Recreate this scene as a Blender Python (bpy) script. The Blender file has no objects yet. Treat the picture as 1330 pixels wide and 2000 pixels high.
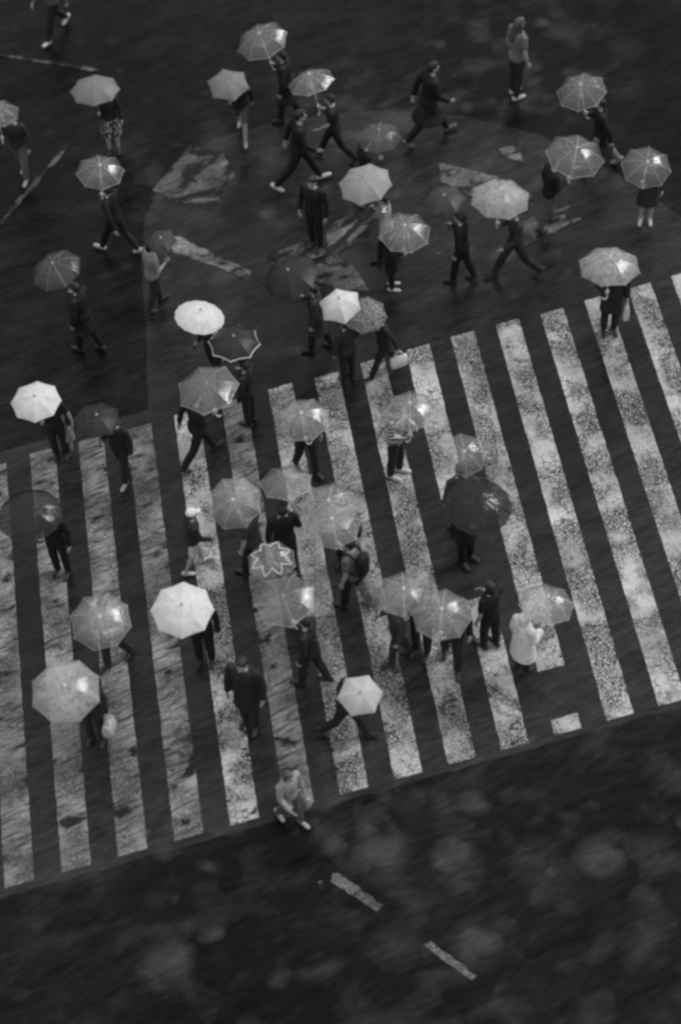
import bpy, bmesh, math, random
from mathutils import Vector, Matrix, Euler
import numpy as np

random.seed(7)
S = bpy.context.scene
COL = S.collection
R = math.radians

# ------------------------------------------------------------------ camera
PITCH = R(52.0)                 # depression of the optical axis
FPX = 3750.0                    # focal length in photograph pixels (1330 x 2000)
DIST = FPX / 120.0              # distance to the ground along the axis
CAM = Vector((0, -DIST * math.cos(PITCH), DIST * math.sin(PITCH)))
cam = bpy.data.cameras.new('camera')
cam.sensor_fit = 'VERTICAL'
cam.sensor_height = 24.0
cam.lens = 24.0 * FPX / 2000.0
cam.clip_start = 0.5
cam.clip_end = 2000
camo = bpy.data.objects.new('camera', cam)
COL.objects.link(camo)
camo.location = CAM
ROLL = R(3.5)                   # the camera was held slightly askew
FWD = Vector((0, math.cos(PITCH), -math.sin(PITCH)))
UP0 = Vector((0, math.sin(PITCH), math.cos(PITCH)))
RIGHT = Vector((1, 0, 0)) * math.cos(ROLL) - UP0 * math.sin(ROLL)
UP = UP0 * math.cos(ROLL) + Vector((1, 0, 0)) * math.sin(ROLL)
camo.rotation_euler = Matrix((RIGHT, UP, -FWD)).transposed().to_euler()
cam.dof.use_dof = True
cam.dof.focus_distance = DIST
cam.dof.aperture_fstop = cam.lens / 1000 / 0.20
S.camera = camo

# ------------------------------------------------------------------ sky, sun, exposure
SUN_AZ = R(60)                  # measured from +y (away) towards +x (right)
SUN_EL = R(40)
w = bpy.data.worlds.new('World')
S.world = w
w.use_nodes = True
nt = w.node_tree
nt.nodes.clear()
sky = nt.nodes.new('ShaderNodeTexSky')
sky.sky_type = 'NISHITA'
sky.sun_disc = False
sky.sun_elevation = SUN_EL
sky.sun_rotation = SUN_AZ
sky.dust_density = 4.0
bw = nt.nodes.new('ShaderNodeRGBToBW')
mixc = nt.nodes.new('ShaderNodeMix')
mixc.data_type = 'FLOAT'
mixc.inputs[0].default_value = 0.92          # even cloud cover over the clear sky
tc = nt.nodes.new('ShaderNodeTexCoord')
sx = nt.nodes.new('ShaderNodeSeparateXYZ')
nt.links.new(tc.outputs['Generated'], sx.inputs[0])
ov = nt.nodes.new('ShaderNodeMath')         # overcast sky: zenith three times the horizon
ov.operation = 'MULTIPLY_ADD'
ov.use_clamp = False
nt.links.new(sx.outputs['Z'], ov.inputs[0])
ov.inputs[1].default_value = 6.0
ov.inputs[2].default_value = 3.0
mx0 = nt.nodes.new('ShaderNodeMath')
mx0.operation = 'MAXIMUM'
mx0.inputs[1].default_value = 2.0
nt.links.new(ov.outputs[0], mx0.inputs[0])
nt.links.new(mx0.outputs[0], mixc.inputs[3])
bg = nt.nodes.new('ShaderNodeBackground')
bg.inputs['Strength'].default_value = 0.10
out = nt.nodes.new('ShaderNodeOutputWorld')
nt.links.new(sky.outputs[0], bw.inputs[0])
nt.links.new(bw.outputs[0], mixc.inputs[2])
nt.links.new(mixc.outputs[0], bg.inputs['Color'])
nt.links.new(bg.outputs[0], out.inputs['Surface'])

sl = bpy.data.lights.new('sun', 'SUN')
sl.energy = 1.5
sl.angle = R(20)
sl.color = (1, 1, 1)
so = bpy.data.objects.new('sun', sl)
COL.objects.link(so)
sd = Vector((math.sin(SUN_AZ) * math.cos(SUN_EL), math.cos(SUN_AZ) * math.cos(SUN_EL), math.sin(SUN_EL)))
so.rotation_euler = sd.to_track_quat('Z', 'Y').to_euler()
so.location = sd * 60

S.view_settings.view_transform = 'Standard'
S.view_settings.look = 'None'
S.view_settings.gamma = 1.0
S.view_settings.exposure = 0.2
S.view_settings.use_curve_mapping = False
S.render.engine = 'CYCLES'
S.cycles.use_denoising = True
S.cycles.pixel_filter_type = 'BLACKMAN_HARRIS'
S.cycles.filter_width = 2.8
S.cycles.transparent_max_bounces = 24
S.cycles.max_bounces = 8

# ------------------------------------------------------------------ helpers

def at(px, py, z=0.0):
    """point of the place at height z seen at photograph pixel (px, py)"""
    d = RIGHT * (px - 665) + UP * (1000 - py) + FWD * FPX
    t = (z - CAM.z) / d.z
    return CAM + d * t


def scale_at(p):
    return FPX / (p - CAM).dot(FWD)


def link(name, me, parent=None, mat=None):
    o = bpy.data.objects.new(name, me)
    COL.objects.link(o)
    if parent:
        o.parent = parent
    if mat is not None:
        if len(me.materials) == 0:
            me.materials.append(None)
        o.material_slots[0].link = 'OBJECT'
        o.material_slots[0].material = mat
    return o


def empty(name, loc=(0, 0, 0), rz=0.0, label=None, cat=None, group=None):
    o = bpy.data.objects.new(name, None)
    o.empty_display_size = 0.2
    COL.objects.link(o)
    o.location = loc
    o.rotation_euler = (0, 0, rz)
    tag(o, label, cat, group)
    return o


def tag(o, label=None, cat=None, group=None, kind=None):
    if label: o['label'] = label
    if cat: o['category'] = cat
    if group: o['group'] = group
    if kind: o['kind'] = kind


def mesh(name, v, f, smooth=False):
    me = bpy.data.meshes.new(name)
    me.from_pydata([tuple(p) for p in v], [], f)
    me.update()
    if smooth:
        me.shade_smooth()
    return me


# ------------------------------------------------------------------ node helpers
class N:
    def __init__(self, name):
        self.m = bpy.data.materials.new(name)
        self.m.use_nodes = True
        self.t = self.m.node_tree
        self.t.nodes.clear()
        self.out = self.t.nodes.new('ShaderNodeOutputMaterial')

    def n(self, kind, **kw):
        nd = self.t.nodes.new('ShaderNode' + kind)
        for k, v in kw.items():
            setattr(nd, k, v)
        return nd

    def l(self, a, b):
        self.t.links.new(a, b)

    def coord(self, scale=(1, 1, 1), rot=(0, 0, 0), kind='Object'):
        c = self.n('TexCoord')
        m = self.n('Mapping')
        m.inputs['Scale'].default_value = scale
        m.inputs['Rotation'].default_value = rot
        self.l(c.outputs[kind], m.inputs['Vector'])
        return m.outputs[0]

    def world(self, scale=(1, 1, 1), rotz=0.0):
        """world-space coordinates: first turned by rotz, then scaled"""
        g = self.n('NewGeometry')
        m = self.n('Mapping')
        m.inputs['Rotation'].default_value = (0, 0, rotz)
        self.l(g.outputs['Position'], m.inputs['Vector'])
        m2 = self.n('Mapping')
        m2.inputs['Scale'].default_value = scale
        self.l(m.outputs[0], m2.inputs['Vector'])
        return m2.outputs[0]

    def noise(self, vec, scale=1.0, detail=4.0, rough=0.55, dist=0.0):
        nd = self.n('TexNoise')
        nd.inputs['Scale'].default_value = scale
        nd.inputs['Detail'].default_value = detail
        nd.inputs['Roughness'].default_value = rough
        nd.inputs['Distortion'].default_value = dist
        if vec is not None:
            self.l(vec, nd.inputs['Vector'])
        return nd.outputs[0]

    def voro(self, vec, scale=1.0, feature='F1', rand=1.0):
        nd = self.n('TexVoronoi', feature=feature)
        nd.inputs['Scale'].default_value = scale
        nd.inputs['Randomness'].default_value = rand
        if vec is not None:
            self.l(vec, nd.inputs['Vector'])
        return nd

    def ramp(self, x, pts):
        nd = self.n('ValToRGB')
        e = nd.color_ramp.elements
        while len(e) < len(pts):
            e.new(0.5)
        for el, (p, v) in zip(e, pts):
            el.position = p
            el.color = (v, v, v, 1)
        self.l(x, nd.inputs[0])
        return nd.outputs[0]

    def math(self, op, a, b=None, c=None, clamp=False):
        nd = self.n('Math', operation=op, use_clamp=clamp)
        for i, x in enumerate((a, b, c)):
            if x is None:
                continue
            if hasattr(x, 'links') or hasattr(x, 'is_linked'):
                self.l(x, nd.inputs[i])
            else:
                nd.inputs[i].default_value = x
        return nd.outputs[0]

    def mixf(self, fac, a, b):
        nd = self.n('Mix', data_type='FLOAT')
        for i, x in ((0, fac), (2, a), (3, b)):
            if hasattr(x, 'is_linked'):
                self.l(x, nd.inputs[i])
            else:
                nd.inputs[i].default_value = x
        return nd.outputs[0]

    def bump(self, h, strength=0.3, dist=0.01):
        nd = self.n('Bump')
        nd.inputs['Strength'].default_value = strength
        nd.inputs['Distance'].default_value = dist
        self.l(h, nd.inputs['Height'])
        return nd.outputs[0]

    def principled(self, base, rough=0.6, spec=0.5, normal=None, coat=0.0):
        nd = self.n('BsdfPrincipled')
        if hasattr(base, 'is_linked'):
            self.l(base, nd.inputs['Base Color'])
        else:
            nd.inputs['Base Color'].default_value = (base, base, base, 1)
        if hasattr(rough, 'is_linked'):
            self.l(rough, nd.inputs['Roughness'])
        else:
            nd.inputs['Roughness'].default_value = rough
        if hasattr(spec, 'is_linked'):
            self.l(spec, nd.inputs['Specular IOR Level'])
        else:
            nd.inputs['Specular IOR Level'].default_value = spec
        nd.inputs['Coat Weight'].default_value = coat
        nd.inputs['Coat Roughness'].default_value = 0.08
        if normal is not None:
            self.l(normal, nd.inputs['Normal'])
        return nd.outputs[0]

    def done(self, sh):
        self.l(sh, self.out.inputs['Surface'])
        return self.m


HOLLOWS = [(660, 430, 5.0), (970, 400, 3.5), (380, 350, 2.5), (760, 300, 4.0), (900, 1760, 5.2), (380, 1800, 3.4), (1180, 1640, 3.2), (640, 1620, 2.6), (1010, 120, 3.0)]
GHOST_SPOTS = [(745, 1665, .48), (885, 1668, .34), (722, 1588, .28), (1172, 1672, .42), (930, 1838, .40), (330, 1880, .42)]  # round glossy spots added in place of pale ghost discs
STREAK = R(-24)   # direction in which the surface was brushed by traffic


def asphalt_nodes(k, lo=0.003, hi=0.009):
    """base colour, roughness, height of the wet asphalt and the mask of standing water"""
    fine = k.noise(k.world((1, 1, 1)), 60, 3, 0.75)
    grit = k.voro(k.world((1, 1, 1)), 48).outputs['Distance']
    streak = k.noise(k.world((0.9, 3.6, 1), STREAK), 1.0, 5, 0.6, 0.6)
    streak2 = k.noise(k.world((3.5, 15, 1), STREAK), 1.0, 3, 0.6, 0.3)
    big = k.noise(k.world((1, 1, 1)), 0.14, 3, 0.5)
    pud = k.noise(k.world((1.0, 1.3, 1), STREAK), 1.2, 3.0, 0.5, 0.25)
    s1 = k.ramp(streak, [(0.36, 0.0), (0.74, 1.0)])
    base = k.mixf(s1, lo, hi)
    base = k.math('MULTIPLY_ADD', k.ramp(streak2, [(0.42, 0), (0.8, 1)]), hi * 0.8, base)
    base = k.math('MULTIPLY', base, k.ramp(big, [(0.32, 0.45), (0.68, 1.5)]))
    base = k.math('MULTIPLY', base, k.ramp(fine, [(0.30, 0.30), (0.72, 1.9)]))
    hollow = None          # shallow dips of the road that hold more water
    geo = k.n('NewGeometry')
    for px, py, rad in HOLLOWS:
        vd = k.n('VectorMath', operation='DISTANCE')
        k.l(geo.outputs['Position'], vd.inputs[0])
        vd.inputs[1].default_value = at(px, py)
        mr = k.n('MapRange', interpolation_type='SMOOTHSTEP')
        k.l(vd.outputs['Value'], mr.inputs['Value'])
        mr.inputs['From Min'].default_value = rad
        mr.inputs['From Max'].default_value = rad * 0.25
        hollow = mr.outputs[0] if hollow is None else k.math('MAXIMUM', hollow, mr.outputs[0])
    # soft-edged round spots of standing water of many sizes
    def spots(scale, keep):
        nz = k.n('TexNoise')
        nz.inputs['Scale'].default_value = 1.6 * scale
        nz.inputs['Detail'].default_value = 2.0
        k.l(geo.outputs['Position'], nz.inputs['Vector'])
        vm = k.n('VectorMath', operation='MULTIPLY_ADD')
        k.l(nz.outputs['Color'], vm.inputs[0])
        vm.inputs[1].default_value = (0.55 / scale, 0.55 / scale, 0)
        k.l(k.world((1, 1.12, 0), STREAK), vm.inputs[2])
        vo = k.voro(vm.outputs[0], scale)
        sp = k.n('SeparateColor')
        k.l(vo.outputs['Color'], sp.inputs[0])
        r = k.math('MULTIPLY', k.math('POWER', sp.outputs[0], 1.2), 0.46)
        f = k.math('DIVIDE', vo.outputs['Distance'], k.math('MAXIMUM', r, 0.05))
        m = k.ramp(f, [(0.05, 1.0), (1.0, 0.0)])
        m = k.math('MULTIPLY', m, k.math('POWER', sp.outputs[1], 1.3))
        return k.math('MULTIPLY', m, keep)
    amt = k.math('MULTIPLY_ADD', hollow, 0.85, 0.15)
    p1 = spots(0.85, amt)
    p2 = k.math('MAXIMUM', spots(1.9, amt), k.math('MULTIPLY', k.ramp(pud, [(0.50, 0.0), (0.78, 0.6)]), amt))
    for px, py, rad in GHOST_SPOTS:
        vd = k.n('VectorMath', operation='DISTANCE')
        gm = k.n('VectorMath', operation='MULTIPLY_ADD')
        k.l(k.noise(k.world(), 2.5, 3), gm.inputs[0])
        gm.inputs[1].default_value = (0.6, 0.6, 0)
        k.l(geo.outputs['Position'], gm.inputs[2])
        k.l(gm.outputs[0], vd.inputs[0])
        vd.inputs[1].default_value = at(px, py) + Vector((0.30, 0.30, 0))
        mr = k.n('MapRange', interpolation_type='SMOOTHSTEP')
        k.l(vd.outputs['Value'], mr.inputs['Value'])
        mr.inputs['From Min'].default_value = rad * 1.15
        mr.inputs['From Max'].default_value = rad * 0.15
        mr.inputs['To Max'].default_value = 0.75
        p2 = k.math('MAXIMUM', p2, mr.outputs[0])
    wet = k.math('MAXIMUM', p1, p2, clamp=True)
    wet = k.math('MULTIPLY', wet, k.ramp(streak2, [(0.30, 0.65), (0.60, 1.0)]))
    rough = k.mixf(wet, k.mixf(s1, 0.22, 0.40), 0.07)
    h = k.math('ADD', k.math('MULTIPLY', grit, 0.6), k.math('MULTIPLY', fine, 0.6))
    h = k.math('MULTIPLY', h, k.math('SUBTRACT', 1.0, k.math('MULTIPLY', wet, 0.9)))
    return base, rough, h, wet


def mat_asphalt(name='wet_asphalt', lo=0.003, hi=0.010, dry=0.08):
    k = N(name)
    base, rough, h, wet = asphalt_nodes(k, lo, hi)
    spec = k.mixf(wet, dry, 1.0)
    return k.done(k.principled(base, rough, spec, k.bump(h, 0.30, 0.006)))


def mat_paint(name, white=0.62, wear=0.5, crack=1.0, streaky=0.5, gone=None):
    """worn road paint: crackle, peeled flakes and dirt showing the asphalt below"""
    k = N(name)
    base, rough, h, wet = asphalt_nodes(k)
    wv = k.world((1, 1, 1))
    nz = k.n('TexNoise')
    nz.inputs['Scale'].default_value = 5.0
    nz.inputs['Detail'].default_value = 3.0
    k.l(wv, nz.inputs['Vector'])
    vm = k.n('VectorMath', operation='MULTIPLY_ADD')
    k.l(nz.outputs['Color'], vm.inputs[0])
    vm.inputs[1].default_value = (0.10, 0.10, 0)
    k.l(wv, vm.inputs[2])
    d1 = k.voro(vm.outputs[0], 9.0, 'DISTANCE_TO_EDGE').outputs['Distance']
    d2 = k.voro(vm.outputs[0], 22.0, 'DISTANCE_TO_EDGE').outputs['Distance']
    patch = k.noise(wv, 1.4, 4, 0.6, 0.4)
    c1 = k.ramp(d1, [(0.012, 1.0), (0.075, 0.0)])
    c2 = k.ramp(d2, [(0.04, 1.0), (0.22, 0.0)])
    m1 = k.math('MULTIPLY', c1, k.ramp(k.noise(wv, 2.3, 3), [(0.40, 0.0), (0.56, 1.0)]))
    m2 = k.math('MULTIPLY', c2, k.ramp(patch, [(0.42, 0.0), (0.56, 1.0)]))
    cr = k.math('MULTIPLY', k.math('MAXIMUM', m1, m2), crack)
    flake = k.ramp(k.noise(wv, 30, 4, 0.75), [(0.60 - 0.14 * wear, 0.0), (0.66 - 0.10 * wear, 1.0)])
    flake = k.math('MULTIPLY', flake, k.ramp(patch, [(0.42 - 0.2 * wear, 0.0), (0.62 - 0.2 * wear, 1.0)]))
    st = k.ramp(k.noise(k.world((2.2, 17, 1), R(-25)), 1.0, 4, 0.65, 0.4), [(0.46, 0.0), (0.62, 1.0)])
    st = k.math('MULTIPLY', st, streaky)
    mask = k.math('MAXIMUM', k.math('MAXIMUM', cr, flake), st, clamp=True)
    if gone:      # whole areas scrubbed away by traffic
        gm = k.ramp(k.noise(k.world((1.0, 1.7, 1), STREAK), 1.9, 6, 0.62, 0.5), [(gone - 0.05, 1.0), (gone + 0.07, 0.0)])
        mask = k.math('MAXIMUM', mask, gm)
    dirt = k.ramp(k.noise(wv, 0.9, 5, 0.62), [(0.30, 0.45), (0.62, 1.0)])
    spk = k.ramp(k.noise(wv, 55, 2, 0.6), [(0.3, 0.80), (0.7, 1.08)])
    pc = k.math('MULTIPLY', k.math('MULTIPLY', dirt, white), spk)
    bc = k.mixf(mask, pc, base)
    hh = k.math('ADD', k.math('MULTIPLY', k.math('SUBTRACT', 1.0, mask), 0.8), k.math('MULTIPLY', h, 0.4))
    return k.done(k.principled(bc, 0.42, 0.25, k.bump(hh, 0.35, 0.006)))


def mat_clear(name, milk=0.16, tint=0.93, val=0.85, gl=1.0, rough=0.09, scale=9.0):
    """clear rain-wet vinyl"""
    k = N(name)
    wr = k.noise(k.world(), scale, 4, 0.6, 1.2)
    dp = k.voro(k.world(), 60).outputs['Distance']
    h = k.math('ADD', k.math('MULTIPLY', wr, 1.0), k.math('MULTIPLY', k.ramp(dp, [(0.0, 1), (0.35, 0)]), 0.10))
    nm = k.bump(h, 0.38, 0.02)
    tr = k.n('BsdfTransparent')
    tr.inputs[0].default_value = (tint, tint, tint, 1)
    df = k.n('BsdfDiffuse'); df.inputs[0].default_value = (val, val, val, 1)
    tl = k.n('BsdfTranslucent'); tl.inputs[0].default_value = (val, val, val, 1)
    k.l(nm, df.inputs['Normal'])
    mm = k.n('MixShader'); mm.inputs[0].default_value = 0.45
    k.l(df.outputs[0], mm.inputs[1]); k.l(tl.outputs[0], mm.inputs[2])
    mk = k.math('MULTIPLY', k.ramp(wr, [(0.3, 0.55), (0.75, 1.6)]), milk)
    m1 = k.n('MixShader')
    k.l(mk, m1.inputs[0]); k.l(tr.outputs[0], m1.inputs[1]); k.l(mm.outputs[0], m1.inputs[2])
    gs = k.n('BsdfGlossy'); gs.inputs['Roughness'].default_value = rough
    k.l(nm, gs.inputs['Normal'])
    fr = k.n('Fresnel'); fr.inputs[0].default_value = 1.45
    k.l(nm, fr.inputs['Normal'])
    ff = k.math('MULTIPLY', fr.outputs[0], 1.5 * gl, clamp=True)
    m2 = k.n('MixShader')
    k.l(ff, m2.inputs[0]); k.l(m1.outputs[0], m2.inputs[1]); k.l(gs.outputs[0], m2.inputs[2])
    return k.done(m2.outputs[0])


def mat_fabric(name, val=0.4, trans=0.25, pattern=None, rough=0.45, spec=0.35, val2=0.03):
    """nylon canopy: diffuse with some light coming through"""
    k = N(name)
    wv = k.world()
    wr = k.noise(wv, 7, 4, 0.6, 0.8)
    if pattern == 'leopard':
        a = k.voro(wv, 34.0).outputs['Distance']
        b = k.noise(wv, 30, 3, 0.7)
        x = k.math('ADD', a, k.math('MULTIPLY', b, 0.7))
        base = k.mixf(k.ramp(x, [(0.76, 0.0), (0.84, 1.0)]), val2, val)
    elif pattern == 'dots':
        a = k.voro(wv, 34.0, rand=0.35).outputs['Distance']
        base = k.mixf(k.ramp(a, [(0.20, 1.0), (0.34, 0.0)]), val2, val)
    else:
        base = k.math('MULTIPLY', k.ramp(wr, [(0.3, 0.82), (0.7, 1.08)]), val)
    p = k.principled(base, rough, spec, k.bump(wr, 0.35, 0.02))
    tl = k.n('BsdfTranslucent')
    k.l(base, tl.inputs[0])
    m = k.n('MixShader'); m.inputs[0].default_value = trans
    k.l(p, m.inputs[1]); k.l(tl.outputs[0], m.inputs[2])
    return k.done(m.outputs[0])


def mat_cloth(name, val, rough=0.7, pattern=None, val2=0.05, pscale=1.0):
    k = N(name)
    v = k.coord()
    wr = k.noise(v, 9, 4, 0.6, 0.6)
    if pattern == 'stripe':
        wv = k.n('TexWave', wave_type='BANDS', bands_direction='Z')
        wv.inputs['Scale'].default_value = 5.0 * pscale
        wv.inputs['Distortion'].default_value = 1.0
        k.l(v, wv.inputs['Vector'])
        base = k.mixf(k.ramp(wv.outputs['Fac'], [(0.45, 0), (0.55, 1)]), val2, val)
    elif pattern == 'spots':
        a = k.voro(v, 22 * pscale).outputs['Distance']
        base = k.mixf(k.ramp(a, [(0.34, 1), (0.42, 0)]), val2, val)
    elif pattern == 'check':
        c = k.n('TexChecker'); c.inputs['Scale'].default_value = 14 * pscale
        k.l(v, c.inputs['Vector'])
        base = k.mixf(c.outputs['Fac'], val2, val)
    else:
        base = k.math('MULTIPLY', k.ramp(wr, [(0.25, 0.7), (0.75, 1.25)]), val)
    return k.done(k.principled(base, rough, 0.3, k.bump(wr, 0.6, 0.03)))


def mat_plain(name, val, rough=0.5, spec=0.5, nscale=20):
    k = N(name)
    nz = k.noise(k.coord(), nscale, 3)
    base = k.math('MULTIPLY', k.ramp(nz, [(0.2, 0.8), (0.8, 1.15)]), val)
    return k.done(k.principled(base, rough, spec))


_cl = {}


def cloth(val, pattern=None, val2=0.05, pscale=1.0):
    key = (val, pattern, val2, pscale)
    if key not in _cl:
        _cl[key] = mat_cloth('cloth_%s_%s' % (val, pattern or 'plain'), val, 0.7, pattern, val2, pscale)
    return _cl[key]


M_SKIN = mat_plain('skin', 0.34, 0.5)
M_HAIR = mat_plain('dark_hair', 0.014, 0.65, nscale=60)
M_HAIR2 = mat_plain('brown_hair', 0.06, 0.45, nscale=60)
M_WHITE = mat_plain('white_plastic', 0.75, 0.35)
M_METAL = mat_plain('grey_metal', 0.35, 0.3)
M_DARK = mat_plain('black_plastic', 0.02, 0.35)
M_EYE = mat_plain('dark_eye', 0.02, 0.2)

# ------------------------------------------------------------------ the road and its markings
road = link('road', mesh('road', [(-160, -160, 0), (160, -160, 0), (160, 160, 0), (-160, 160, 0)], [(0, 1, 2, 3)]),
            None, mat_asphalt())
tag(road, kind='structure')
M_PA = mat_paint('road_paint_crackled', 0.62, 0.45, 1.0, 0.08)
M_PB = mat_paint('road_paint_flaked', 0.60, 0.72, 1.0, 0.15)
M_PC = mat_paint('road_paint_brushed', 0.36, 0.45, 0.8, 0.85, 0.42)
M_PD = mat_paint('road_paint_almost_gone', 0.26, 0.8, 0.8, 0.7, 0.52)
M_PE = mat_paint('road_paint_pale_patch', 0.36, 0.7, 0.9, 0.6, 0.48)
M_PF = mat_paint('road_paint_dash', 0.26, 0.95, 1.0, 0.5, 0.40)


_nsheet = [0]


def sheet(name, pts, mat, h=0.005, wob=0.006, seg=0.11):
    """a thin raised polygon of paint with a slightly uneven edge, following ground points"""
    _nsheet[0] += 1
    if _nsheet[0] > 24: h = 0.004 + 0.0015 * (_nsheet[0] % 12)
    ring = []
    n = len(pts)
    for i in range(n):
        a, b = pts[i], pts[(i + 1) % n]
        L = (b - a).length
        m = max(1, int(L / seg))
        d = (b - a).normalized()
        nn = Vector((-d.y, d.x, 0))
        for j in range(m):
            p = a + (b - a) * (j / m)
            if j:
                p = p + nn * random.uniform(-wob, wob)
            ring.append(Vector((p.x, p.y, 0)))
    c = len(ring)
    v = [(p.x, p.y, h) for p in ring] + [(p.x, p.y, 0.001) for p in ring]
    f = [tuple(range(c))] + [(i, c + i, c + (i + 1) % c, (i + 1) % c) for i in range(c)]
    me = mesh(name, v, f)
    bm = bmesh.new(); bm.from_mesh(me)
    bmesh.ops.recalc_face_normals(bm, faces=bm.faces)
    bmesh.ops.triangulate(bm, faces=[q for q in bm.faces if len(q.verts) > 4])
    bm.to_mesh(me); bm.free()
    return link(name, me, road, mat)


def top_y(x): return 905 + (550 - 905) / 1285 * x
def bot_y(x): return 1738 + (1367 - 1738) / 1330 * x


# left edges of the stripes measured at both ends of the crossing
tops = {0: 70, 1: 158, 2: 246, 3: 338, 5: 519, 6: 609, 7: 702, 8: 787, 9: 876, 10: 966, 11: 1053, 12: 1145, 13: 1238}
bots = {-1: 18, 0: 125, 1: 232, 2: 340, 3: 446, 5: 658, 6: 765, 7: 870, 8: 977, 9: 1083, 10: 1189, 11: 1293}


def fit(dct, fy):
    ii = np.array(list(dct.keys()), float)
    P = np.array([list(at(x, fy(x)))[:2] for x in dct.values()])
    A = np.stack([np.ones_like(ii), ii], 1)
    c, *_ = np.linalg.lstsq(A, P, rcond=None)
    return lambda i: Vector((c[0][0] + c[1][0] * i, c[0][1] + c[1][1] * i, 0))


ft, fb = fit(tops, top_y), fit(bots, bot_y)
WID = 0.515
for i in range(-3, 15):
    a, b, c, d = ft(i), ft(i + WID), fb(i + WID), fb(i)
    j = random.uniform(-0.04, 0.04)
    a = a + (d - a).normalized() * j; b = b + (c - b).normalized() * j
    mat = M_PC if i < 5 and i != 3 else (M_PB if i in (5, 6, 7, 9, 12) else M_PA)
    if i == 9:     # the stripe with a hole torn out near its near end
        def s(t): return a + (d - a) * t, b + (c - b) * t
        (p1, q1), (p2, q2) = s(0.862), s(0.968)
        sheet('crosswalk_stripe', [a, b, q1, p1], mat)
        sheet('crosswalk_stripe', [p2, q2, c, d], M_PA)
    elif i == 8:    # a length of this stripe is left out under the smoky umbrella
        def s(t): return a + (d - a) * t, b + (c - b) * t
        (p1, q1), (p2, q2) = s(0.42), s(0.665)
        sheet('crosswalk_stripe', [a, b, q1, p1], mat)
        sheet('crosswalk_stripe', [p2, q2, c, d], mat)
    else:
        sheet('crosswalk_stripe', [a, b, c, d], mat)


def poly(name, px, mat):
    return sheet(name, [at(x, y) for x, y in px][::-1], mat, wob=0.02)


# paler sheet: brighter middle and upper sheen painted in, outer road kept darker
M_LIT = mat_asphalt('lit_centre_asphalt', 0.009, 0.022, 0.16)
strip = sheet('lit_road_sheet', [at(x, y) for x, y in [(-140, 1794), (1480, 1338), (1480, 470),
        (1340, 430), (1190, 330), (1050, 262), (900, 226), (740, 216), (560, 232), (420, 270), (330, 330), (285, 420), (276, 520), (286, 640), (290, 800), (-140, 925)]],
        M_LIT, h=0.0022, wob=0.015, seg=0.2)

# worn dashes near the bottom
poly('lane_dash', [(650, 1706), (662, 1706), (748, 1768), (736, 1780), (646, 1722)], M_PF)
poly('lane_dash', [(826, 1846), (842, 1838), (930, 1906), (922, 1914)], M_PF)
poly('paint_fleck', [(622, 1722), (632, 1720), (633, 1734), (624, 1736)], M_PE)
# remains of an old diagonal crossing among the walkers
poly('worn_marking', [(372, 284), (298, 372), (345, 395), (425, 402), (458, 340), (436, 300)], M_PD)
poly('worn_marking', [(332, 460), (350, 462), (420, 498), (492, 530), (484, 548), (420, 520), (338, 492)], M_PE)
poly('worn_marking', [(637, 440), (692, 420), (700, 430), (655, 474), (640, 484)], M_PE)
poly('worn_marking', [(856, 318), (930, 336), (1000, 352), (1050, 392), (960, 400), (862, 356)], M_PE)
poly('worn_marking', [(1000, 440), (1130, 395), (1150, 420), (1090, 452), (1010, 490)], M_PD)
poly('worn_marking', [(965, 288), (1010, 286), (1022, 316), (990, 310)], M_PD)
poly('worn_marking', [(756, 392), (766, 394), (650, 512), (640, 508)], M_PD)
poly('worn_marking', [(520, 500), (600, 470), (690, 520), (740, 600), (640, 560)], M_PD)
# thin painted lines towards the pavement corner
poly('edge_line', [(-60, 96), (-60, 101), (196, 142), (197, 136)], M_PD)
poly('edge_line', [(128, 286), (134, 290), (-60, 512), (-66, 506)], M_PD)


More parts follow.
